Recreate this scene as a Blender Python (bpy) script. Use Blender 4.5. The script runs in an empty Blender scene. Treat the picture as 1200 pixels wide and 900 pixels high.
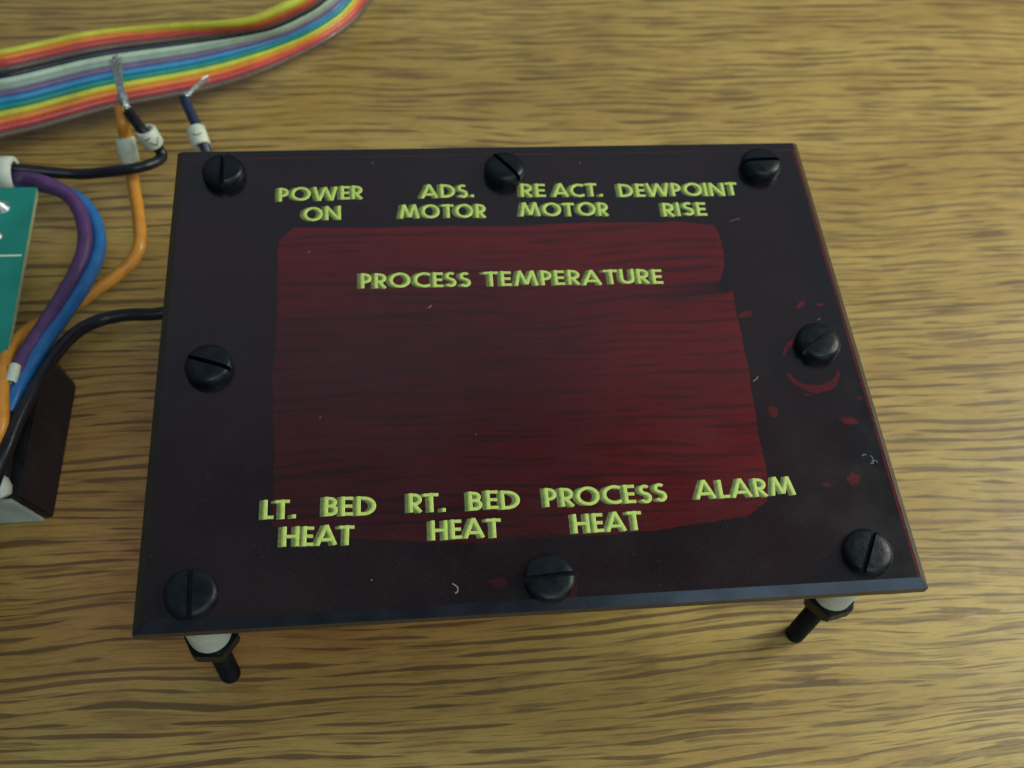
import bpy, bmesh, math, random
from mathutils import Vector, Matrix
random.seed(7)

# All shapes are laid out in a working unit "u"; S turns u into metres (the panel is about 9 cm wide).
S = 0.00065
C = bpy.context.scene.collection
H = 45.6          # height of the panel's top face over the table, in u
TH = 3.5          # panel thickness
PI = math.pi

PATHS = {
    'ribbon_top': [(-73.66, 163.55, 16.0), (-59.3, 169.0, 17.0), (-54.7, 169.13, 18.0), (-45.57, 171.98, 18.0), (-35.72, 174.06, 19.0), (-26.21, 176.0, 19.0), (-11.12, 176.43, 20.0), (3.86, 175.03, 22.0), (10.28, 175.17, 23.0), (18.33, 177.48, 25.0), (23.13, 179.67, 26.0), (32.6, 186.19, 28.0)],
    'ribbon_bot': [(-71.58, 139.93, 10.0), (-57.61, 143.46, 10.0), (-53.66, 145.17, 10.0), (-44.71, 148.01, 10.0), (-35.5, 151.82, 10.0), (-26.28, 155.4, 10.0), (-12.04, 160.34, 9.0), (-1.84, 164.48, 8.0), (8.37, 170.05, 7.0), (19.11, 177.82, 6.0), (30.36, 186.86, 6.0), (37.76, 196.35, 5.0), (41.92, 205.34, 5.0), (47.79, 215.4, 5.0)],
    'orange': [(-20.48, 143.72, 22.0), (-19.86, 139.12, 21.0), (-20.05, 138.15, 16.0), (-19.51, 134.05, 12.0), (-18.55, 127.8, 10.0), (-16.76, 119.35, 10.0), (-15.6, 110.64, 10.0), (-16.82, 105.92, 9.0), (-20.49, 101.87, 8.0), (-25.57, 96.93, 8.0), (-30.0, 92.59, 8.0), (-34.48, 88.62, 9.0), (-37.36, 83.79, 12.0), (-38.78, 77.2, 16.0), (-38.34, 69.01, 20.0), (-37.04, 60.87, 22.0), (-35.99, 52.58, 22.0), (-38.13, 45.78, 20.0)],
    'orange_sleeve': [(-20.27, 138.36, 17.0), (-19.67, 134.63, 12.0)],
    'black_loop': [(-18.07, 140.47, 24.0), (-16.45, 138.24, 23.0), (-14.59, 135.72, 22.0), (-12.84, 134.45, 20.0), (-11.32, 133.83, 17.0), (-10.78, 132.45, 16.0), (-12.44, 129.55, 17.0), (-16.13, 127.02, 18.0), (-22.48, 126.96, 17.0), (-29.89, 127.2, 16.0), (-36.7, 127.0, 17.0), (-44.48, 126.46, 19.0), (-48.11, 126.82, 19.0)],
    'black_sleeve': [(-13.85, 135.5, 22.5), (-12.43, 134.63, 18.0)],
    'tinned_a': [(-23.39, 160.89, 22.0), (-21.76, 153.1, 24.0), (-20.07, 146.56, 25.0), (-18.59, 141.8, 25.0), (-17.84, 140.17, 24.0)],
    'tinned_a2': [(-23.02, 161.36, 21.0), (-21.07, 152.48, 24.0), (-19.73, 146.38, 24.6), (-19.49, 143.19, 22.5)],
    'tinned_a3': [(-24.78, 161.69, 21.0), (-22.67, 154.88, 23.5), (-20.67, 147.59, 24.6), (-19.28, 144.77, 25.0)],
    'band_a': [(-19.96, 145.37, 25.0), (-18.96, 142.4, 25.0)],
    'tinned_b': [(-0.77, 158.05, 18.0), (-2.56, 153.43, 20.0), (-4.3, 149.63, 21.0), (-5.46, 147.82, 21.0)],
    'band_b': [(-3.91, 150.24, 21.0), (-5.67, 147.82, 21.0)],
    'navy': [(-5.5, 148.43, 21.0), (-4.66, 145.81, 20.0), (-3.37, 142.9, 19.0), (-2.09, 140.0, 18.0), (-1.03, 137.12, 17.0), (0.07, 134.32, 15.0), (1.45, 130.35, 13.0)],
    'navy_sleeve': [(-2.7, 140.11, 18.2), (-1.21, 135.46, 16.6)],
    'black_low': [(-2.87, 86.83, 14.0), (-8.95, 85.61, 14.0), (-15.26, 85.61, 14.0), (-20.5, 84.61, 14.0), (-24.46, 81.71, 15.0), (-27.43, 77.44, 16.0), (-29.69, 70.58, 18.0), (-31.29, 62.66, 20.0), (-33.07, 55.04, 21.0), (-34.45, 48.04, 21.0), (-35.99, 42.74, 20.0), (-38.14, 35.21, 18.0)],
    'black_low2': [(-41.39, 63.7, 14.0), (-37.46, 55.45, 17.0), (-35.86, 49.23, 17.0), (-36.64, 43.31, 15.0), (-39.08, 39.51, 13.0)],
    'violet': [(-50.08, 125.1, 17.0), (-44.48, 124.34, 18.0), (-38.16, 121.58, 20.0), (-33.24, 119.64, 19.0), (-29.52, 116.12, 18.0), (-27.17, 110.55, 17.0), (-26.51, 104.08, 16.0), (-27.78, 96.55, 16.0), (-29.93, 88.09, 17.0), (-32.34, 79.96, 18.0), (-34.4, 73.02, 19.0), (-35.19, 68.0, 20.0), (-35.65, 65.0, 20.0)],
    'blue': [(-44.31, 123.87, 17.0), (-36.08, 122.02, 17.0), (-30.03, 119.48, 16.0), (-26.16, 114.84, 15.0), (-24.16, 108.73, 14.0), (-24.18, 101.49, 14.0), (-25.92, 93.04, 15.0), (-28.7, 84.95, 16.0), (-31.44, 75.81, 18.0), (-33.43, 68.56, 19.0), (-34.75, 62.39, 20.0), (-35.71, 56.98, 20.0)],
    'clip': [(-47.23, 126.25, 19.0), (-44.64, 126.19, 19.0)],
    'clip_b': [(-48.05, 125.35, 18.5), (-44.46, 125.27, 18.5)],
    'ferrule': [(-35.43, 67.93, 21.5), (-36.01, 59.86, 21.5)],
    'white_end': [(-37.71, 43.36, 17.0), (-35.78, 39.74, 15.0)],
    'sol': [(-44.88, 111.85, 21.0)],
    'sol2': [(-44.65, 107.72, 21.0)],
}
WORDS = [
    ('power on', 'POWER', (22.15, 91.42), (40.04, 91.5), 3.82),
    ('power on', 'ON', (27.4, 85.9), (35.39, 85.91), 3.80),
    ('ads. motor', 'ADS.', (52.34, 91.59), (63.94, 91.53), 3.87),
    ('ads. motor', 'MOTOR', (47.58, 86.03), (66.11, 85.8), 3.77),
    ('react. motor', 'RE', (73.96, 91.28), (79.56, 91.18), 4.07),
    ('react. motor', 'ACT.', (81.06, 91.14), (92.17, 90.98), 4.04),
    ('react. motor', 'MOTOR', (73.37, 85.79), (92.77, 85.6), 3.92),
    ('dewpoint rise', 'DEWPOINT', (95.74, 90.72), (122.61, 90.52), 4.05),
    ('dewpoint rise', 'RISE', (104.66, 85.08), (114.44, 85.05), 3.98),
    ('process temperature', 'PROCESS', (39.14, 67.94), (61.68, 67.63), 3.67),
    ('process temperature', 'TEMPERATURE', (64.4, 67.6), (101.75, 67.0), 3.82),
    ('lt. bed heat', 'LT.', (21.19, 17.72), (27.02, 17.73), 3.93),
    ('lt. bed heat', 'BED', (31.82, 17.75), (41.28, 17.57), 3.84),
    ('lt. bed heat', 'HEAT', (24.59, 12.39), (37.19, 12.07), 3.70),
    ('rt. bed heat', 'RT.', (47.0, 17.64), (53.75, 17.53), 3.90),
    ('rt. bed heat', 'BED', (57.76, 17.48), (67.4, 17.38), 4.09),
    ('rt. bed heat', 'HEAT', (50.72, 12.12), (63.37, 11.99), 3.75),
    ('process heat', 'PROCESS', (71.79, 17.43), (94.72, 17.29), 3.78),
    ('process heat', 'HEAT', (76.42, 11.95), (89.18, 11.91), 3.81),
    ('alarm', 'ALARM', (99.92, 17.53), (119.23, 17.38), 3.83),
]
CAM_LOC = (45.746, -65.907, 226.751)
CAM_RIGHT = (0.99383, -0.08625, 0.0697)
CAM_UP = (0.03741, 0.85246, 0.52146)
CAM_F = 38.532


# ------------------------------------------------------------------ camera
cam_d = bpy.data.cameras.new('camera')
cam = bpy.data.objects.new('camera', cam_d)
C.objects.link(cam)
r_ = Vector(CAM_RIGHT); u_ = Vector(CAM_UP); b_ = r_.cross(u_)
M = Matrix((r_, u_, b_)).transposed().to_4x4()
M.translation = Vector(CAM_LOC) * S
cam.matrix_world = M
cam_d.sensor_width = 36.0
cam_d.lens = CAM_F
cam_d.clip_start = 0.005
cam_d.clip_end = 20.0
cam_d.dof.use_dof = True
cam_d.dof.focus_distance = 205 * S
cam_d.dof.aperture_fstop = 32.0
bpy.context.scene.camera = cam

# ------------------------------------------------------------------ world, lights, exposure
world = bpy.data.worlds.new('World')
bpy.context.scene.world = world
world.use_nodes = True
bg = world.node_tree.nodes['Background']
bg.inputs[0].default_value = (0.62, 0.80, 0.98, 1)
bg.inputs[1].default_value = 0.13

def area(name, loc, target, sx, sy, power, col):
    d = bpy.data.lights.new(name, 'AREA')
    d.shape = 'RECTANGLE'; d.size = sx * S; d.size_y = sy * S
    d.energy = power; d.color = col
    o = bpy.data.objects.new(name, d); C.objects.link(o)
    o.location = Vector(loc) * S
    o.rotation_euler = (Vector(target) - Vector(loc)).to_track_quat('-Z', 'Y').to_euler()
    return o
area('window_light', (640, 170, 400), (90, 90, 0), 300, 300, 1.5, (0.99, 1.0, 0.86))
def ceiling(x0, x1, y0, y1, power):  # unseen overhead lights, sized for the sheen mirrored in the sheet
    o = area('ceiling_sheen_light', ((x0 + x1) / 2, (y0 + y1) / 2, 1000), ((x0 + x1) / 2, (y0 + y1) / 2, 0), x1 - x0, y1 - y0, power, (0.80, 0.83, 1.0))
    o.rotation_euler = (0, 0, 0)
ceiling(-1200, 1300, 600, 1900, 1.3)
ceiling(-1200, 84, 160, 597, 0.06)  # added side lights; the gap between them mirrors as a darker block
ceiling(372, 1300, 160, 597, 0.05)
area('overhead_fill_light', (230, -320, 760), (70, 60, 0), 560, 420, 0.95, (0.90, 1.0, 0.96))  # added fill from above the camera to brighten the wood
area('front_window_light', (310, -350, 175), (110, 0, 44), 300, 120, 0.12, (0.55, 0.78, 1.0))
vs = bpy.context.scene.view_settings
vs.view_transform = 'Standard'; vs.look = 'None'; vs.exposure = 0.0; vs.gamma = 1.0
vs.use_curve_mapping = False

# ------------------------------------------------------------------ materials
class N:
    """small helper round a material's node tree"""
    def __init__(self, name):
        self.m = bpy.data.materials.new(name); self.m.use_nodes = True
        self.t = self.m.node_tree
        self.p = self.t.nodes['Principled BSDF']; self.out = self.t.nodes['Material Output']
    def n(self, typ, **kw):
        x = self.t.nodes.new(typ)
        for k, v in kw.items(): setattr(x, k, v)
        return x
    def l(self, a, b): self.t.links.new(a, b)
    def put(self, sock, v):
        if isinstance(v, (int, float, tuple)): sock.default_value = v
        else: self.l(v, sock)
    def math(self, op, a, b=0.0, c=0.0, clamp=False):
        x = self.n('ShaderNodeMath', operation=op, use_clamp=clamp)
        self.put(x.inputs[0], a); self.put(x.inputs[1], b); self.put(x.inputs[2], c)
        return x.outputs[0]
    def coord(self, scale=1.0):
        tc = self.n('ShaderNodeTexCoord'); mp = self.n('ShaderNodeMapping')
        mp.inputs['Scale'].default_value = (scale / S,) * 3
        self.l(tc.outputs['Object'], mp.inputs[0])
        return mp.outputs[0]
    def noise(self, vec, scale=1.0, detail=2.0, rough=0.5, dim='3D'):
        x = self.n('ShaderNodeTexNoise', noise_dimensions=dim)
        self.l(vec, x.inputs['Vector']); x.inputs['Scale'].default_value = scale
        x.inputs['Detail'].default_value = detail; x.inputs['Roughness'].default_value = rough
        return x.outputs[0]
    def ramp(self, v, a, b, lo=0.0, hi=1.0):
        x = self.n('ShaderNodeMapRange', interpolation_type='SMOOTHSTEP')
        self.put(x.inputs['Value'], v)
        x.inputs['From Min'].default_value = a; x.inputs['From Max'].default_value = b
        x.inputs['To Min'].default_value = lo; x.inputs['To Max'].default_value = hi
        return x.outputs[0]
    def mix(self, f, a, b):
        x = self.n('ShaderNodeMix', data_type='RGBA')
        self.put(x.inputs[0], f)
        for s, v in ((x.inputs[6], a), (x.inputs[7], b)):
            self.put(s, v if not isinstance(v, tuple) else (v + (1,) if len(v) == 3 else v))
        return x.outputs[2]
    def bump(self, hgt, strength, dist):
        x = self.n('ShaderNodeBump'); x.inputs['Strength'].default_value = strength
        x.inputs['Distance'].default_value = dist * S
        self.l(hgt, x.inputs['Height']); self.l(x.outputs[0], self.p.inputs['Normal'])

def plastic(name, col, rough=0.4, var=0.25, nscale=0.5, bump=0.15, spec=0.5, dirt=None):
    k = N(name); v = k.coord()
    n1 = k.noise(v, nscale, 4, 0.6)
    dark = tuple(c * (1 - var) for c in col); lite = tuple(min(1, c * (1 + var)) for c in col)
    c = k.mix(k.ramp(n1, 0.3, 0.7), dark, lite)
    if dirt:
        c = k.mix(k.ramp(k.noise(v, nscale * 3, 5, 0.7), 0.52, 0.75, 0, 0.7), c, dirt)
    k.l(c, k.p.inputs['Base Color'])
    k.l(k.ramp(k.noise(v, nscale * 2.3, 3), 0.3, 0.7, max(.05, rough - .08), rough + .08), k.p.inputs['Roughness'])
    k.p.inputs['Specular IOR Level'].default_value = spec
    k.bump(k.noise(v, 3.0, 3), bump, 0.15)
    return k.m

def wood():
    k = N('oak_laminate'); v = k.coord()
    sep = k.n('ShaderNodeSeparateXYZ'); k.l(v, sep.inputs[0]); X, Y = sep.outputs[0], sep.outputs[1]
    def vec(x, y):
        c = k.n('ShaderNodeCombineXYZ'); k.put(c.inputs[0], x); k.put(c.inputs[1], y); return c.outputs[0]
    def sc(a, s): return k.math('MULTIPLY', a, s)
    def ns(x, y, ox=0.0, det=2.0, r=0.5):
        return k.noise(vec(k.math('ADD', sc(X, x), ox), y), 1.0, det, r, '2D')
    # the figure wanders: y is bent by slow noise before any line is drawn
    w1 = k.math('SUBTRACT', ns(0.010, sc(Y, 0.018), 3.0), 0.5)
    w2 = k.math('SUBTRACT', ns(0.022, sc(Y, 0.07), 9.0), 0.5)
    w3 = k.math('SUBTRACT', ns(0.09, sc(Y, 0.5), 5.0), 0.5)
    Yw = k.math('ADD', Y, k.math('ADD', sc(w1, 9.0), k.math('ADD', sc(w2, 1.9), sc(w3, 0.35))))
    # growth lines: bands along the warped y, each broken and of uneven weight
    jit = k.math('SUBTRACT', ns(0.013, sc(Yw, 0.12), 1.0, 1.0), 0.5)
    def band(period, off, fx, fy, lo, hi, tmax, wob):
        ph = k.math('ADD', k.math('ADD', sc(Yw, 1 / period), off), sc(jit, wob))
        tri = k.math('ABSOLUTE', k.math('SUBTRACT', k.math('FRACT', ph), 0.5))
        # every line is its own row of noise, so it starts, swells and dies on its own
        row = k.math('FLOOR', ph)
        wg = k.noise(vec(k.math('ADD', sc(X, fx), k.math('MULTIPLY', row, 7.31)), k.math('MULTIPLY', row, 3.17)), 1.0, 2.0, 0.5, '2D')
        return k.ramp(k.math('SUBTRACT', k.ramp(wg, lo, hi, -0.06, tmax), tri), -0.01, 0.065)
    lines = band(2.6, 0.0, 0.032, 0, 0.32, 0.62, 0.22, 1.3)
    lines2 = band(1.55, 0.37, 0.075, 0, 0.43, 0.64, 0.225, 1.8)
    d1 = k.ramp(ns(0.05, sc(Yw, 1.2), 31.0, 1.0, 0.4), 0.57, 0.66)
    d2 = k.ramp(ns(0.12, sc(Yw, 2.6), 17.0, 2.0, 0.5), 0.54, 0.68)
    fine = k.ramp(ns(0.5, sc(Yw, 4.2), 2.0, 3.0, 0.6), 0.42, 0.70)
    zone = k.ramp(ns(0.007, sc(Y, 0.014), 12.3, 1.0), 0.38, 0.58)
    fig = k.math('MAXIMUM', k.math('MULTIPLY', lines, k.math('ADD', sc(zone, 0.25), 0.70)),
                 k.math('MULTIPLY', lines2, k.math('SUBTRACT', 0.95, sc(zone, 0.45))))
    fig = k.math('ADD', fig, k.math('ADD', k.math('ADD', sc(d2, 0.22), sc(d1, 0.25)), sc(fine, 0.14)), clamp=True)
    broad = ns(0.008, sc(Yw, 0.05), 4.0, 3.0)
    zone = k.ramp(ns(0.007, sc(Y, 0.014), 12.3, 1.0), 0.38, 0.58)    # where the figure is lines, where streaks
    fig = k.math('ADD', k.math('MULTIPLY', lines, k.math('ADD', sc(zone, 0.40), 0.55)),
                 k.math('MULTIPLY', d1, k.math('SUBTRACT', 0.78, sc(zone, 0.40))))
    fig = k.math('ADD', fig, k.math('ADD', sc(d2, 0.34), sc(fine, 0.16)), clamp=True)
    lite = k.mix(k.ramp(broad, 0.3, 0.7), (0.37, 0.242, 0.060), (0.46, 0.318, 0.088))
    lite = k.mix(k.ramp(ns(0.05, sc(Yw, 0.35), 6.0, 4.0), 0.45, 0.75, 0, 0.5), lite, (0.27, 0.145, 0.045))
    dark = k.mix(k.ramp(ns(0.03, sc(Yw, 0.2), 8.0), 0.35, 0.65), (0.066, 0.038, 0.018), (0.100, 0.057, 0.027))
    k.l(k.mix(k.math('MULTIPLY', fig, 0.78), lite, dark), k.p.inputs['Base Color'])
    k.l(k.ramp(k.noise(v, 0.3, 4), 0.3, 0.7, 0.36, 0.48), k.p.inputs['Roughness'])
    k.p.inputs['Specular IOR Level'].default_value = 0.45
    k.bump(k.math('ADD', sc(fig, -0.6), k.noise(v, 2.5, 4, 0.6)), 0.25, 0.12)
    return k.m

def acrylic():
    """dark red tinted sheet: clear, absorbing, with a finely scuffed skin"""
    k = N('red_acrylic'); v = k.coord()
    k.t.nodes.remove(k.p)
    tr = k.n('ShaderNodeBsdfTransparent'); tr.inputs[0].default_value = (0.55, 0.070, 0.085, 1)
    gl = k.n('ShaderNodeBsdfGlossy'); 
    k.l(k.ramp(k.noise(v, 0.12, 3), 0.3, 0.7, 0.16, 0.26), gl.inputs['Roughness'])
    gl.inputs['Color'].default_value = (1, 1, 1, 1)
    fr = k.n('ShaderNodeFresnel'); fr.inputs[0].default_value = 1.5
    geo = k.n('ShaderNodeNewGeometry')
    m1 = k.n('ShaderNodeMixShader'); k.l(k.math('MULTIPLY', fr.outputs[0], k.math('SUBTRACT', 1.0, geo.outputs['Backfacing'])), m1.inputs[0]); k.l(tr.outputs[0], m1.inputs[1]); k.l(gl.outputs[0], m1.inputs[2])
    df = k.n('ShaderNodeBsdfDiffuse'); df.inputs[0].default_value = (0.34, 0.37, 0.42, 1)
    haze = k.ramp(k.noise(v, 0.015, 3, 0.5), 0.3, 0.7, 0.008, 0.018)
    grit = k.ramp(k.noise(v, 2.6, 2, 0.6), 0.62, 0.80, 0.0, 0.08)
    m2 = k.n('ShaderNodeMixShader'); k.l(k.math('ADD', haze, grit), m2.inputs[0])
    k.l(m1.outputs[0], m2.inputs[1]); k.l(df.outputs[0], m2.inputs[2]); k.l(m2.outputs[0], k.out.inputs[0])
    return k.m

def edge_acrylic():
    """the sawn and sanded rim of the same sheet"""
    k = N('sanded_acrylic_rim'); v = k.coord()
    k.l(k.mix(k.ramp(k.noise(v, 0.2, 3, 0.5), 0.3, 0.7), (0.007, 0.008, 0.012), (0.014, 0.014, 0.020)), k.p.inputs['Base Color'])
    k.l(k.ramp(k.noise(v, 0.15, 3), 0.3, 0.7, 0.22, 0.30), k.p.inputs['Roughness'])
    k.p.inputs['Specular IOR Level'].default_value = 0.5
    k.bump(k.noise(v, 0.4, 3, 0.5), 0.12, 0.2)
    return k.m

WOOD = wood(); ACR = acrylic(); RIM = edge_acrylic()
PAINT = plastic('black_back_paint', (0.046, 0.030, 0.070), 0.6, 0.4, 0.04, 0.1, 0.3)
NYLON = plastic('black_nylon', (0.004, 0.007, 0.010), 0.36, 0.4, 0.4, 0.22, 0.24)
WHITE = plastic('white_nylon', (0.62, 0.68, 0.58), 0.45, 0.08, 0.3, 0.1, dirt=(0.40, 0.40, 0.33))
SLEEVE = plastic('white_sleeve', (0.60, 0.66, 0.54), 0.5, 0.10, 0.3, 0.1, dirt=(0.38, 0.40, 0.32))
INK = plastic('yellow_green_ink', (0.50, 0.66, 0.14), 0.45, 0.10, 1.2, 0.3)
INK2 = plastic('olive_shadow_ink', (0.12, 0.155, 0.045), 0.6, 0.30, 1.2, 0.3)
INK3 = plastic('green_shadow_ink', (0.27, 0.36, 0.09), 0.6, 0.2, 1.2, 0.3)
MARK = plastic('black_print', (0.02, 0.02, 0.025), 0.5)
TIN = N('tinned_copper'); TIN.p.inputs['Metallic'].default_value = 0.85
_v = TIN.coord(); TIN.l(TIN.mix(TIN.ramp(TIN.noise(_v, 0.9, 4), .35, .65), (0.34, 0.40, 0.40), (0.62, 0.68, 0.66)), TIN.p.inputs['Base Color'])
TIN.p.inputs['Roughness'].default_value = 0.38; TIN.bump(TIN.noise(_v, 2.0, 3), 0.4, 0.2); TIN = TIN.m
PCBM = plastic('green_solder_mask', (0.0, 0.215, 0.17), 0.35, 0.15, 0.06, 0.05)
PCBE = plastic('fibreglass_edge', (0.30, 0.36, 0.20), 0.7, 0.2, 1.0, 0.2)
SILK = plastic('silkscreen', (0.62, 0.80, 0.50), 0.6, 0.05)
CASE = plastic('black_case', (0.010, 0.014, 0.019), 0.5, 0.4, 0.15, 0.25, 0.5)
POT = plastic('grey_epoxy', (0.42, 0.50, 0.44), 0.55, 0.15, 0.15, 0.2)
LINT = plastic('pale_lint', (0.30, 0.30, 0.28), 0.8, 0.1)

# ------------------------------------------------------------------ mesh helpers (coordinates in u, world frame)
def smooth_path(pts, n=10):
    P = [Vector(p) for p in pts]; out = []
    for i in range(len(P) - 1):
        a = P[i - 1] if i else P[0] * 2 - P[1]; b = P[i]; c = P[i + 1]
        d = P[i + 2] if i + 2 < len(P) else P[-1] * 2 - P[-2]
        for k in range(n):
            t = k / n
            out.append(0.5 * ((2 * b) + (c - a) * t + (2 * a - 5 * b + 4 * c - d) * t * t + (3 * b - a - 3 * c + d) * t ** 3))
    out.append(P[-1]); return out

class MB:
    def __init__(self): self.v = []; self.f = []; self.mi = []
    def add(self, vs_, fs, mi=0):
        o = len(self.v); self.v += [Vector(p) for p in vs_]
        for f in fs: self.f.append([i + o for i in f]); self.mi.append(mi)
    def tube(self, path, r, seg=12, caps=True, mi=0, wob=0.0):
        P = [Vector(p) for p in path]; n = len(P)
        rs = r if isinstance(r, (list, tuple)) else [r] * n
        t0 = (P[1] - P[0]).normalized(); nrm = t0.orthogonal().normalized(); vs_ = []; fs = []
        ph = random.random() * 9
        for i in range(n):
            t = (P[min(i + 1, n - 1)] - P[max(i - 1, 0)]).normalized()
            nrm = (nrm - t * nrm.dot(t)).normalized(); bi = t.cross(nrm)
            rr = rs[i] * (1 + wob * math.sin(i * 0.7 + ph))
            for k in range(seg):
                a = 2 * PI * k / seg; vs_.append(P[i] + (nrm * math.cos(a) + bi * math.sin(a)) * rr)
        for i in range(n - 1):
            for k in range(seg):
                k2 = (k + 1) % seg; fs.append([i * seg + k, i * seg + k2, (i + 1) * seg + k2, (i + 1) * seg + k])
        if caps: fs.append(list(range(seg))[::-1]); fs.append([(n - 1) * seg + k for k in range(seg)])
        self.add(vs_, fs, mi)
    def sleeve(self, a, b, r, ri, seg=20):
        """open tube with wall thickness from a to b, lips a little rounded"""
        a = Vector(a); b = Vector(b); t = (b - a).normalized(); n_ = t.orthogonal().normalized(); bi = t.cross(n_); L = (b - a).length
        prof = [(ri, 0.3), (ri + .15, 0.0), (r - .2, 0.0), (r, 0.25), (r * 1.015, L * .5), (r, L - .25), (r - .2, L), (ri + .15, L), (ri, L - .3)]
        vs_ = []; fs = []; m = len(prof)
        for (rr, z) in prof:
            for k in range(seg):
                an = 2 * PI * k / seg; vs_.append(a + t * z + (n_ * math.cos(an) + bi * math.sin(an)) * rr)
        for j in range(m):
            j2 = (j + 1) % m
            for k in range(seg):
                k2 = (k + 1) % seg; fs.append([j * seg + k, j * seg + k2, j2 * seg + k2, j2 * seg + k])
        self.add(vs_, fs)
    def prism(self, poly, z0, z1, mi=0, top=None):
        n = len(poly); top = top or poly
        vs_ = [(x, y, z0) for x, y in poly] + [(x, y, z1) for x, y in top]
        fs = [list(range(n))[::-1], [n + i for i in range(n)]] + [[i, (i + 1) % n, n + (i + 1) % n, n + i] for i in range(n)]
        self.add(vs_, fs, mi)
    def build(self, name, mat, parent=None, loc=(0, 0, 0), smooth=True, bevel=0.0, local=False):
        """one mesh object; vertices are world u unless local"""
        base = parent['u_loc'] if parent is not None else loc
        me = bpy.data.meshes.new(name)
        off = Vector((0, 0, 0)) if local else Vector(base)
        me.from_pydata([tuple((p - off) * S) for p in self.v], [], self.f)
        for m in (mat if isinstance(mat, list) else [mat]): me.materials.append(m)
        for p, i in zip(me.polygons, self.mi): p.material_index = i
        bm = bmesh.new(); bm.from_mesh(me); bmesh.ops.recalc_face_normals(bm, faces=bm.faces)
        if bevel:
            es = [e for e in bm.edges if len(e.link_faces) == 2 and e.calc_face_angle(0) > 0.6]
            bmesh.ops.bevel(bm, geom=es, offset=bevel * S, segments=2, affect='EDGES')
        bm.to_mesh(me); bm.free()
        if smooth:
            for p in me.polygons: p.use_smooth = True
            try: me.set_sharp_from_angle(angle=math.radians(38))
            except Exception: pass
        o = bpy.data.objects.new(name, me); C.objects.link(o)
        if parent is not None:
            o.parent = parent; o['u_loc'] = tuple(base)
        else:
            o.location = Vector(loc) * S; o['u_loc'] = tuple(loc)
        return o

def tag(o, label=None, cat=None, group=None, kind=None):
    for k, v in (('label', label), ('category', cat), ('group', group), ('kind', kind)):
        if v: o[k] = v
    return o
def thing(name, loc, label, cat, group=None):
    o = bpy.data.objects.new(name, None); C.objects.link(o)
    o.empty_display_size = 0.005
    o.location = Vector(loc) * S; o['u_loc'] = tuple(loc)
    return tag(o, label, cat, group)

# ------------------------------------------------------------------ the table top
tb = MB(); tb.prism([(-420, -320), (620, -320), (620, 640), (-420, 640)], -30, 0)
tag(tb.build('table_top', WOOD, smooth=False), 'oak grained laminate table top under the panel and cables', kind='structure')

# ------------------------------------------------------------------ the display panel
panel = thing('display_panel', (70, 53, 0), 'dark red acrylic panel with yellow-green lettering standing on black screws', 'panel')
W = 140.0; D = 106.9; CH = 1.6
def rect(x0, y0, x1, y1): return [(x0, y0), (x1, y0), (x1, y1), (x0, y1)]
inner = rect(CH, 0, W - CH, D - CH * .6)
outer = rect(0, -CH, W, D + .2)
m = MB()
n = 4
zt, zm, zb = H, H - CH, H - TH
vs_ = [(x, y, zt) for x, y in inner] + [(x, y, zm) for x, y in outer] + [(x, y, zb) for x, y in outer]
m.add(vs_, [[0, 1, 2, 3]], 0)
m.add([(x, y, zb) for x, y in outer], [[3, 2, 1, 0]], 0)
for i in range(4):
    j = (i + 1) % 4
    m.add([vs_[i], vs_[j], vs_[4 + j], vs_[4 + i]], [[0, 1, 2, 3]], 1)
    m.add([vs_[4 + i], vs_[4 + j], vs_[8 + j], vs_[8 + i]], [[0, 1, 2, 3]], 1)
slab = m.build('acrylic_sheet', [ACR, RIM], panel, smooth=False)

# black paint brushed on the back, with the bare window and the places where it came off
def wobble(pts, amp, step=1.6, close=True):
    out = []; ph = [random.random() * 20 for _ in range(4)]; s = 0
    for i in range(len(pts)):
        a = Vector(pts[i]); b = Vector(pts[(i + 1) % len(pts)]); L = (b - a).length; k = max(1, int(L / step)); nn = Vector((-(b - a).y, (b - a).x)).normalized()
        for q in range(k):
            s += step
            w = amp * (math.sin(s * .21 + ph[0]) * .5 + math.sin(s * .63 + ph[1]) * .3 + math.sin(s * 1.7 + ph[2]) * .15) + random.uniform(-.12, .12) * amp
            p = a.lerp(b, q / k) + nn * w; out.append((p.x, p.y))
    return out
def arc(cx, cy, r, a0, a1, wd):
    a0, a1 = math.radians(a0), math.radians(a1); n_ = 14; o = []; i_ = []
    for k in range(n_ + 1):
        t = a0 + (a1 - a0) * k / n_; w = wd * (0.25 + 0.75 * math.sin(PI * k / n_)) * random.uniform(.75, 1.1)
        o.append((cx + (r + w) * math.cos(t), cy + (r + w) * math.sin(t))); i_.append((cx + (r - w) * math.cos(t), cy + (r - w) * math.sin(t)))
    return o + i_[::-1]
def blob(cx, cy, rx, ry, rot=0.0):
    o = []
    for k in range(14):
        a = 2 * PI * k / 14; q = random.uniform(.55, 1.1); x = rx * q * math.cos(a); y = ry * q * math.sin(a); c, s = math.cos(rot), math.sin(rot)
        o.append((cx + x * c - y * s, cy + x * s + y * c))
    return o
win = wobble([(22.2, 84.0), (25.0, 87.0), (60, 86.6), (108, 86.6), (116.8, 85.2), (117.4, 80.5), (117.2, 74.5), (117.8, 71.5), (117.6, 66), (115.8, 24),
              (114.8, 18.5), (110, 15.2), (95, 13.4), (60, 12.6), (26, 15.6), (22.6, 18), (21.8, 50)], 0.32)
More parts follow.
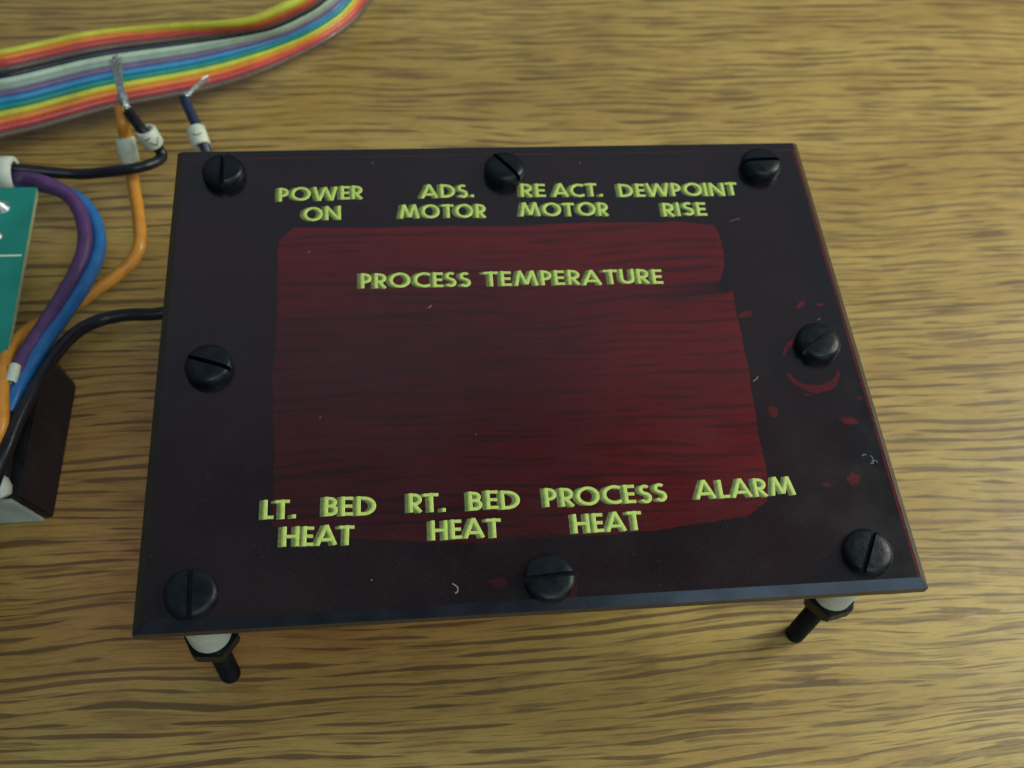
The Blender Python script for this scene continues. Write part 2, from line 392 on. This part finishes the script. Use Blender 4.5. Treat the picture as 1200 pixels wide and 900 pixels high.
holes = [win, arc(131, 50.3, 5.0, 120, 250, 1.0), arc(130.3, 47.8, 5.6, 195, 345, 1.0), blob(119.3, 61, 1.9, 1.0, .3), blob(131.7, 63.2, 1.7, .7, .7),
         blob(135.9, 63, 1.2, .5), blob(120.0, 37.4, 1.3, 1.5), blob(134.9, 34.5, 2.0, 1.2, -.3), blob(132.6, 21.8, 1.3, 1.6, -.4), blob(126.9, 20.9, 1.4, .6),
         blob(138.4, 39.8, .7, .5), blob(62.4, 4.9, 2.3, 1.2, -.2), arc(71, 3.8, 5.0, -70, 20, .7), blob(10.5, 29, .8, .6), blob(6.2, 51, 1.3, .8), blob(128, 41, 1.0, .4)]
cu = bpy.data.curves.new('paint', 'CURVE'); cu.dimensions = '2D'; cu.fill_mode = 'BOTH'; cu.extrude = 0.04 * S
px0, py0 = panel['u_loc'][0], panel['u_loc'][1]
for poly in [wobble(rect(0.15, -1.2, W - 0.3, D + .15), 0.08)] + holes:
    sp = cu.splines.new('POLY'); sp.points.add(len(poly) - 1); sp.use_cyclic_u = True
    for q, (x, y) in zip(sp.points, poly): q.co = ((x - px0) * S, (y - py0) * S, 0, 1)
tmp = bpy.data.objects.new('tmp', cu); C.objects.link(tmp); bpy.context.view_layer.update()
pm = bpy.data.meshes.new_from_object(tmp.evaluated_get(bpy.context.evaluated_depsgraph_get()))
bpy.data.objects.remove(tmp); pm.name = 'paint_layer'
for q in pm.vertices: q.co.z += (H - TH - 0.12) * S
pm.materials.clear(); pm.materials.append(PAINT)
po = bpy.data.objects.new('paint_layer', pm); C.objects.link(po); po.parent = panel; po['u_loc'] = panel['u_loc']
po['label'] = 'black paint behind the sheet with a bare hand-masked window'

# where the paint came off a thin smear of it is left
FILM = bpy.data.materials.new('thin_paint_smear'); FILM.use_nodes = True; FILM.node_tree.nodes.clear()
_o = FILM.node_tree.nodes.new('ShaderNodeOutputMaterial'); _t = FILM.node_tree.nodes.new('ShaderNodeBsdfTransparent'); _t.inputs[0].default_value = (0.66, 0.60, 0.62, 1)
FILM.node_tree.links.new(_t.outputs[0], _o.inputs[0])
for x0, y0, x1, y1 in ((118.6, 18, 139.6, 66), (58, 0, 78, 8), (4, 26, 14, 54)):
    m = MB(); m.add([(x0, y0, H - TH - .3), (x1, y0, H - TH - .3), (x1, y1, H - TH - .3), (x0, y1, H - TH - .3)], [[0, 1, 2, 3]])
    m.build('paint_smear', FILM, panel, smooth=False)

# ---- lettering: geometric capitals drawn as strokes
wt = 0.19
def bowl(x0, x1, ya, yb):            # a D-shaped loop from the stem to x1
    r = (yb - ya) / 2; cx = x1 - r; cy = (ya + yb) / 2
    if cx < x0: cx = x0
    rx = x1 - cx
    return [(x0, yb)] + [(cx + rx * math.cos(a), cy + r * math.sin(a)) for a in [PI / 2 - PI * k / 14 for k in range(15)]] + [(x0, ya)]
def ell(cx, cy, rx, ry, a0, a1, n_=26):
    return [(cx + rx * math.cos(math.radians(a0 + (a1 - a0) * k / n_)), cy + ry * math.sin(math.radians(a0 + (a1 - a0) * k / n_))) for k in range(n_ + 1)]
h2 = wt / 2; b0 = h2; t0_ = 1 - h2
WID = dict(P=.52, O=.98, W=1.22, E=.47, R=.56, N=.80, A=.88, D=.76, S=.55, M=1.08, T=.60, C=.78, I=.175, U=.68, L=.45, B=.55, H=.72); WID['.'] = .19
def glyph(c):
    w = WID[c]; l = h2; r = w - h2; m_ = w / 2
    if c == 'P': return [[(l, 0), (l, 1)], bowl(l, r, .42, t0_)]
    if c == 'R': return [[(l, 0), (l, 1)], bowl(l, r, .44, t0_), [(l + .10, .46), (r + .03, 0)]]
    if c == 'B': return [[(l, 0), (l, 1)], bowl(l, r - .04, .52, t0_), bowl(l, r, b0, .52)]
    if c == 'D': return [[(l, 0), (l, 1)], bowl(l, r, b0, t0_)]
    if c == 'O': return [('closed', ell(m_, .5, m_ - h2, .5 - h2 + .015, 0, 360, 32)[:-1])]
    if c == 'C': return [ell(.5, .5, .5 - h2, .5 - h2 + .015, 52, 308)]
    if c == 'E': return [[(l, 0), (l, 1)], [(l, t0_), (w, t0_)], [(l, .5), (w - .03, .5)], [(l, b0), (w, b0)]]
    if c == 'H': return [[(l, 0), (l, 1)], [(r, 0), (r, 1)], [(l, .5), (r, .5)]]
    if c == 'L': return [[(l, 0), (l, 1)], [(l, b0), (w, b0)]]
    if c == 'T': return [[(m_, 0), (m_, 1)], [(0, t0_), (w, t0_)]]
    if c == 'I': return [[(m_, 0), (m_, 1)]]
    if c == 'N': return [[(l, 0), (l, 1)], [(r, 0), (r, 1)], [(l, .97), (r, .03)]]
    if c == 'A': return [[(l - .02, 0), (m_, 1)], [(r + .02, 0), (m_, 1)], [(m_ - .24, .27), (m_ + .24, .27)]]
    if c == 'W': q = w / 4; return [[(l, 1), (q, 0)], [(q, 0), (m_, .97)], [(m_, .97), (3 * q, 0)], [(3 * q, 0), (r, 1)]]
    if c == 'M': q = w / 4; return [[(l, 0), (q, 1)], [(q, 1), (m_, .1)], [(m_, .1), (3 * q, 1)], [(3 * q, 1), (r, 0)]]
    if c == 'U': return [[(l, 1), (l, .36)] + ell(m_, .36, m_ - h2, .36 - h2, 180, 360, 16)[1:] + [(r, 1)]]
    if c == 'S': return [ell(m_, .72, m_ - h2 - .02, .28 - h2, 35, 270, 16)[:-1] + ell(m_, .29, m_ - h2, .29 - h2 + (.02), 90, -145, 16)]
    if c == '.': return [[(m_, 0.0), (m_, .19)]]
zc = [0]
def stroke(mb, pts, w, zlow, zhigh, closed=False, infl=1.0):
    P = [Vector(p) for p in pts]; n_ = len(P); rows = []
    for i in range(n_):
        a = P[i - 1] if (i or closed) else None; b = P[(i + 1) % n_] if (i < n_ - 1 or closed) else None
        d1 = (P[i] - a).normalized() if a is not None else None; d2 = (b - P[i]).normalized() if b is not None else None
        if d1 is None: d1 = d2
        if d2 is None: d2 = d1
        n1 = Vector((-d1.y, d1.x)); n2 = Vector((-d2.y, d2.x)); nn = (n1 + n2)
        nn = nn.normalized() if nn.length > 1e-6 else n1
        k = 1 / max(.6, nn.dot(n1)); o = nn * (w / 2 * k)
        rows.append([(P[i] + o).to_3d(), (P[i] + o * .62).to_3d(), (P[i] - o * .62).to_3d(), (P[i] - o).to_3d()])
    vs_ = []
    for rw in rows:
        for j, z in enumerate((zlow, zhigh, zhigh, zlow)): vs_.append((rw[j].x, rw[j].y, z))
    fs = []
    for i in range(n_ if closed else n_ - 1):
        i2 = (i + 1) % n_
        for j in range(3): fs.append([i * 4 + j, i * 4 + j + 1, i2 * 4 + j + 1, i2 * 4 + j])
    if not closed: fs += [[0, 1, 2, 3], [(n_ - 1) * 4 + j for j in (3, 2, 1, 0)]]
    mb.add(vs_, fs)
face = {}; shade = {}
for (key, text, p0, p1, cap) in WORDS:
    face.setdefault(key, MB()); shade.setdefault(key, MB())
    cap = 3.80
    gap = 0.085
    tot = sum(WID[c] for c in text) + gap * (len(text) - 1)
    L = (Vector(p1) - Vector(p0)).length; sx = L / tot; dx = (Vector(p1) - Vector(p0)).normalized(); dy = Vector((-dx.y, dx.x))
    x = 0
    for ci, c in enumerate(text):
        jx = random.uniform(-.10, .10) if 0 < ci < len(text) - 1 else 0; jy = random.uniform(-.10, .10); jr = random.uniform(-.012, .012)
        for st in glyph(c):
            closed = st[0] == 'closed'; pts = st[1] if closed else st
            def tr(p, ox=0, oy=0):
                X_ = (x + p[0]) * sx + jx - jr * p[1] * cap; Y_ = p[1] * cap + jy + jr * p[0] * sx
                q = Vector(p0) + dx * X_ + dy * Y_; return (q.x + ox, q.y + oy)
            zc[0] = (zc[0] + 1) % 9
            stroke(face[key], [tr(p) for p in pts], wt * cap * 1.0, H - .02, H + .075 + .004 * zc[0], closed)
            for k_, (ox, oy) in enumerate(((-.28, -.03), (-.56, -.06), (-.84, -.08))):  # drop shadow drawn in as darker, offset copies of each stroke
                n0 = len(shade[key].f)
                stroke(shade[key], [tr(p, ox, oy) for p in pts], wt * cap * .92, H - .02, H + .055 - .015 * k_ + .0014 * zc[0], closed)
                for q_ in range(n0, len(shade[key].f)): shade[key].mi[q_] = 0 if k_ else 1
        x += WID[c] + gap
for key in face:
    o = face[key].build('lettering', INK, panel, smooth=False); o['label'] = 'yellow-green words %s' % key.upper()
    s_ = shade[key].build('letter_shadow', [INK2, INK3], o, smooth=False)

# ---- the eight slotted nylon screws with their spacers and nuts
def screw_head(mb, r, hgt, slot, ang):
    prof = [(1.0, 0.0), (1.0, hgt * .45), (.985, hgt * .62), (.93, hgt * .80), (.80, hgt * .93), (.55, hgt * 1.0)]
    s = slot / 2; ca, sa = math.cos(ang), math.sin(ang); zb_ = hgt * .38
    seg = 18
    def T(x, y, z): return (x * ca - y * sa, x * sa + y * ca, z)
    # base disc
    vs_ = []; fs = []
    for (z) in (0, zb_):
        vs_ += [T(r * math.cos(2 * PI * k / 36), r * math.sin(2 * PI * k / 36), z) for k in range(36)]
    fs += [[k, (k + 1) % 36, 36 + (k + 1) % 36, 36 + k] for k in range(36)] + [list(range(36, 72))]
    mb.add(vs_, fs)
    for sg in (1, -1):
        vs_ = []; fs = []; rows = 0
        for f_, z in prof[1:]:
            rr = r * f_ * .999; a0 = math.asin(min(.99, s / rr))
            vs_ += [T(rr * math.cos(a0 + (PI - 2 * a0) * k / seg) * sg, rr * math.sin(a0 + (PI - 2 * a0) * k / seg) * sg, z if rows else zb_ - .02) for k in range(seg + 1)]; rows += 1
        m_ = seg + 1
        for j in range(rows - 1):
            fs += [[j * m_ + k, j * m_ + k + 1, (j + 1) * m_ + k + 1, (j + 1) * m_ + k] for k in range(seg)]
            fs.append([j * m_, (j + 1) * m_, (j + 1) * m_ + seg, j * m_ + seg])
        fs.append([(rows - 1) * m_ + k for k in range(m_)])
        mb.add(vs_, fs)
SCREWS = [(10.6, 99.0, 90, 3.0), (71.0, 98.2, 128, 3.1), (128.9, 98.4, 2, 3.0), (10.2, 49.9, 160, 2.6), (130.8, 50.3, 36, 2.6),
          (9.6, 4.4, 92, 1.6), (71.0, 3.6, 4, 1.6), (129.5, 5.1, 62, 1.7)]
for i, (x, y, a, hh) in enumerate(SCREWS):
    sm = MB(); screw_head(sm, 4.5, hh, 0.9, math.radians(a))
    sm.v = [p + Vector((x, y, H + .01)) for p in sm.v]
    so = sm.build('screw', NYLON, panel, bevel=0.0)
    leg = i not in (1, 3, 4, 6)          # only the corner screws are long enough to stand on
    st = MB(); lean = (3.6, 0.5) if i == 2 else (random.uniform(-.3, .3), random.uniform(-.3, .3)); zend = 0.0 if leg else H - 4
    zz = [H - .1 - k * .45 for k in range(int((H - .1 - zend) / .45) + 1)]
    path = [(x + lean[0] * (1 - z / H), y + lean[1] * (1 - z / H), z) for z in zz]
    if leg: path[-1] = (path[-1][0], path[-1][1], 0.02)
    st.tube(path, [1.85 if k % 2 else 2.1 for k in range(len(path) - 1)] + [1.6], 16)      # the thread
    st.build('threaded_shank', NYLON, so)
    if i in (5, 7):
        sp = MB(); sp.sleeve((x, y, 26.0), (x, y, H - TH - .2), 4.0, 2.15, 28); sp.build('spacer', WHITE, so)
        z1, z0 = 25.9, 22.3
    else:
        z1, z0 = H - TH - .2, H - TH - 3.4
    if i == 6: continue                  # nothing of this one shows under the sheet
    nt = MB(); a0 = math.radians((10, 40, 22, 5, 50, 55, 33, 12)[i])
    hexa = [(x + 5.2 * math.cos(a0 + k * PI / 3), y + 5.2 * math.sin(a0 + k * PI / 3)) for k in range(6)]
    nt.prism(hexa, z0, z1); nt.build('hex_nut', NYLON, so, bevel=0.3)

# ---- bits of lint and scratches lying on the sheet
ln = MB()
def fibre(x, y, L_, a, r=.07, curl=.4):
    a = math.radians(a); pts = [(x + L_ * t * math.cos(a + curl * t), y + L_ * t * math.sin(a + curl * t), H + .08) for t in (0, .33, .66, 1)]
    ln.tube(smooth_path(pts, 3), r, 6)
fibre(54.4, 1.9, 1.9, 10, .09, 1.6); fibre(115.9, 42.4, 1.7, 20, .06); fibre(52.6, 62.5, 1.0, 25, .06); fibre(28.5, 77.5, .6, 10, .04); fibre(40, 5.2, .3, 0, .07)
fibre(119.0, 83.2, 2.6, 12, .03, .1); fibre(88, 100.5, .6, 30, .035); fibre(42, 101.5, .7, 25, .035); fibre(132.5, 56.5, .8, 15, .045)
fibre(60, 33, .4, 20, .03); fibre(31, 38, .4, 10, .04); fibre(134.6, 24.9, .8, 100, .06, 1.5); fibre(135.6, 24.0, .8, 20, .06, 1.5); fibre(136.4, 23.2, 1.1, 60, .06, 1.8); fibre(135.0, 23.2, .9, -40, .06, 1.2)
lo = ln.build('lint', LINT, panel); lo['kind'] = 'stuff'

# ------------------------------------------------------------------ the ribbon cable
rib = thing('ribbon_cable', (-10, 165, 0), 'flat rainbow coloured ribbon cable curving away behind the panel', 'ribbon cable')
def resample(path, n_):
    d = [0]
    for a, b in zip(path, path[1:]): d.append(d[-1] + (b - a).length)
    out = []; j = 0
    for k in range(n_):
        t = d[-1] * k / (n_ - 1)
        while j < len(d) - 2 and d[j + 1] < t: j += 1
        out.append(path[j].lerp(path[j + 1], (t - d[j]) / max(1e-9, d[j + 1] - d[j])))
    return out
tp = resample(smooth_path(PATHS['ribbon_top'], 12), 70); bt = resample(smooth_path(PATHS['ribbon_bot'], 12), 70)
COL = [('yellow', (0.58, 0.58, 0.05)), ('orange', (0.70, 0.21, 0.035)), ('red', (0.50, 0.060, 0.065)), ('brown', (0.12, 0.085, 0.065)), ('black', (0.012, 0.018, 0.03)),
       ('white', (0.44, 0.58, 0.46)), ('grey', (0.27, 0.36, 0.31)), ('violet', (0.15, 0.11, 0.25)), ('blue', (0.03, 0.24, 0.50)), ('green', (0.0, 0.25, 0.22)),
       ('yellow', (0.58, 0.60, 0.04)), ('orange', (0.70, 0.21, 0.05)), ('red', (0.48, 0.05, 0.07)), ('brown', (0.12, 0.08, 0.06))]
mats = {}
for i, (cn, col) in enumerate(COL):
    t = (i + .5) / len(COL); path = []; rad = []
    for a, b in zip(tp, bt):
        sag = 0.6 * math.sin(PI * t)
        path.append(a.lerp(b, t) + Vector((0, 0, sag))); rad.append((b - a).length / len(COL) * .54)
    if cn not in mats: mats[cn] = plastic(cn + '_insulation', col, 0.33, 0.10, 0.25, 0.06, 0.55)
    mm = MB(); mm.tube(path, rad, 14); o = mm.build('strand', mats[cn], rib)
    o['label'] = '%s strand %s' % (cn, 'near the far edge' if i < 4 else ('near the front edge' if i > 9 else 'in the middle'))

# ------------------------------------------------------------------ wires
ORG = plastic('orange_wire_insulation', (0.62, 0.26, 0.03), 0.38, 0.12, 0.3, 0.08)
BLK = plastic('black_wire_insulation', (0.006, 0.008, 0.012), 0.36, 0.3, 0.3, 0.08, 0.4)
NAV = plastic('dark_blue_insulation', (0.014, 0.026, 0.065), 0.4, 0.3, 0.4, 0.08)
VIO = plastic('violet_wire_insulation', (0.085, 0.035, 0.13), 0.38, 0.15, 0.3, 0.08)
BLU = plastic('blue_wire_insulation', (0.012, 0.13, 0.36), 0.36, 0.12, 0.3, 0.08)
def wire(name, key, r, mat, label, cat='wire', n_=10):
    p = smooth_path(PATHS[key], n_); base = (p[len(p) // 2].x, p[len(p) // 2].y, 0)
    t = thing(name, base, label, cat); mb = MB(); mb.tube(p, r, 14, wob=.012); mb.build('insulation', mat, t); return t
def marks(mb, a, b, r, segs):
    """little printed strokes wrapped on the camera side of a sleeve: (t, angle, length, dir)"""
    a = Vector(a); b = Vector(b); t = (b - a).normalized(); toc = (Vector(CAM_LOC) - (a + b) / 2); n_ = (toc - t * toc.dot(t)).normalized(); bi = t.cross(n_); L = (b - a).length
    for (u0, a0, u1, a1) in segs:
        pts = [a + t * (L * (u0 + (u1 - u0) * k / 4)) + (n_ * math.cos(a0 + (a1 - a0) * k / 4) + bi * math.sin(a0 + (a1 - a0) * k / 4)) * (r + .02) for k in range(5)]
        mb.tube(pts, .13, 6)

w = wire('orange_wire', 'orange', 1.55, ORG, 'orange wire in a white sleeve curving down between panel and circuit board')
s_ = MB(); a, b = PATHS['orange_sleeve']; s_.sleeve(a, b, 2.45, 1.6); s_.build('marker_sleeve', SLEEVE, w)
w = wire('black_wire', 'black_loop', 1.35, BLK, 'black wire bent back below the ribbon with a white numbered sleeve')
s_ = MB(); a, b = PATHS['black_sleeve']; s_.sleeve(a, b, 2.55, 1.5); so = s_.build('marker_sleeve', SLEEVE, w)
k_ = MB(); marks(k_, a, b, 2.55, [(.45, -.7, .8, -.2), (.8, -.2, .45, .3), (.25, .0, .3, .6)]); k_.build('printed_mark', MARK, so)
k_ = MB()
def twist(mb, path, n_, rad, wire_r, turns, flare=0.0):
    P = smooth_path(path, 8); L = len(P) - 1
    for q in range(n_):
        pts = []
        for k, p in enumerate(P):
            t = (P[min(k + 1, L)] - P[max(k - 1, 0)]).normalized(); n1 = t.orthogonal().normalized(); n2 = t.cross(n1); f = k / L
            a_ = 2 * PI * (q / n_ + turns * f) ; rr = rad * (1 + flare * max(0, .35 - f) / .35 * (1 + .5 * math.sin(q * 2.3)))
            pts.append(p + (n1 * math.cos(a_) + n2 * math.sin(a_)) * rr)
        mb.tube(pts, wire_r, 7)
twist(k_, PATHS['tinned_a'], 7, .62, .30, 1.1, 1.0); twist(k_, PATHS['tinned_a2'], 5, .35, .26, .8, .8)
a, b = [Vector(q) for q in PATHS['band_a']]
k_.tube([a, a.lerp(b, .3), a.lerp(b, .6), b], [1.0, 1.35, 1.3, 1.0], 12)
k_.build('tinned_end', TIN, w)
w = wire('dark_blue_wire', 'navy', 1.3, NAV, 'dark blue wire stub with white sleeve tucked behind the panel corner')
s_ = MB(); a, b = PATHS['navy_sleeve']; s_.sleeve(a, b, 2.35, 1.35); so = s_.build('marker_sleeve', SLEEVE, w)
k_ = MB(); marks(k_, a, b, 2.35, [(.55, -.5, .62, .1), (.62, .1, .48, .5)]); k_.build('printed_mark', MARK, so)
k_ = MB(); twist(k_, PATHS['tinned_b'], 5, .36, .22, 1.2, .9); a, b = [Vector(q) for q in PATHS['band_b']]
k_.tube([a, a.lerp(b, .4), a.lerp(b, .8), b], [.55, .8, 1.25, 1.1], 12); k_.build('tinned_end', TIN, w)
wire('black_wire', 'black_low', 1.5, BLK, 'black wire coming out from under the left side of the panel')
wire('black_wire', 'black_low2', 1.3, BLK, 'short black wire over the black module at the left edge')
wire('violet_wire', 'violet', 1.75, VIO, 'violet wire arching beside the circuit board next to the blue one')
w = wire('blue_wire', 'blue', 1.7, BLU, 'bright blue wire arching on the outside of the violet one')
s_ = MB(); a, b = PATHS['ferrule']; s_.sleeve(a, Vector(a).lerp(Vector(b), .55), 1.25, .8); s_.build('ferrule', SLEEVE, w)
a, b = PATHS['white_end']
k_ = MB(); k_.tube([a, Vector(a).lerp(Vector(b), .3), Vector(a).lerp(Vector(b), .7), b], [1.9, 2.6, 2.6, 1.8], 18)
tag(k_.build('wire_cap', WHITE, loc=(a[0], a[1], 0)), 'small white plastic cap beside the black module at the left edge', 'wire cap')
a, b = PATHS['clip_b']; k_ = MB(); k_.sleeve(a, b, 4.3, 3.0)
ct = k_.build('cable_clamp', WHITE, loc=(a[0], a[1], 0)); tag(ct, 'white plastic collar round the wires at the far end of the circuit board', 'cable clamp')

# ------------------------------------------------------------------ circuit board
pcb = thing('circuit_board', (-52, 60, 0), 'green circuit board with a white printed line at the left edge', 'circuit board')
m = MB(); m.prism(rect(-70, 8, -38.2, 119.6), 18.4, 20.0); bo = m.build('board', [PCBM, PCBE], pcb, smooth=False)
for p in bo.data.polygons:
    if abs(p.normal.z) < .5: p.material_index = 1
m = MB(); m.prism(rect(-68, 98.75, -38.9, 99.25), 20.003, 20.03); m.build('printed_line', SILK, pcb, smooth=False)
m = MB()
for (sx, sy, sr) in ((-45.6, 113.5, 1.7), (-45.6, 104.8, 1.4)):
    m.tube([(sx, sy, 20.0), (sx, sy, 20.5), (sx, sy, 21.2), (sx, sy, 21.9)], [sr * 1.2, sr, sr * .6, sr * .25], 14)
m.build('solder_joint', TIN, pcb)
for (sx, sy) in ((-66, 112), (-66, 15)):
    m = MB(); m.tube([(sx, sy, 0), (sx, sy, 18.35)], 2.4, 16); m.build('standoff', WHITE, pcb)

# ------------------------------------------------------------------ black module
mod = thing('black_module', (-44, 58, 0), 'black plastic module with a pale grey end face left of the panel', 'module')
def mprof(y, x_b, x_t, z=12.0, zb=0.0): return [(-66, y, zb), (x_b, y, zb), (x_t, y, z), (-66, y, z)]
m = MB(); rows = [mprof(41.5, -30.0, -34.6), mprof(75.5, -29.0, -33.0), mprof(82.5, -34.5, -38.0, 11.0)]
vs_ = [q for r0 in rows for q in r0]; fs = [[0, 1, 2, 3], [11, 10, 9, 8]]
for j in range(2):
    for k in range(4): fs.append([j * 4 + k, j * 4 + (k + 1) % 4, (j + 1) * 4 + (k + 1) % 4, (j + 1) * 4 + k])
m.add(vs_, fs); m.build('case', CASE, mod, bevel=.5)
m = MB(); a = mprof(41.45, -31.6, -35.4, 11.2, .6); b = [(x, 40.6, z) for x, y, z in a]
m.add(a + b, [[0, 1, 2, 3], [7, 6, 5, 4]] + [[k, (k + 1) % 4, 4 + (k + 1) % 4, 4 + k] for k in range(4)]); m.build('end_face', POT, mod, bevel=.3)

for o in list(bpy.data.objects):
    if 'u_loc' in o: del o['u_loc']
bpy.context.view_layer.update()
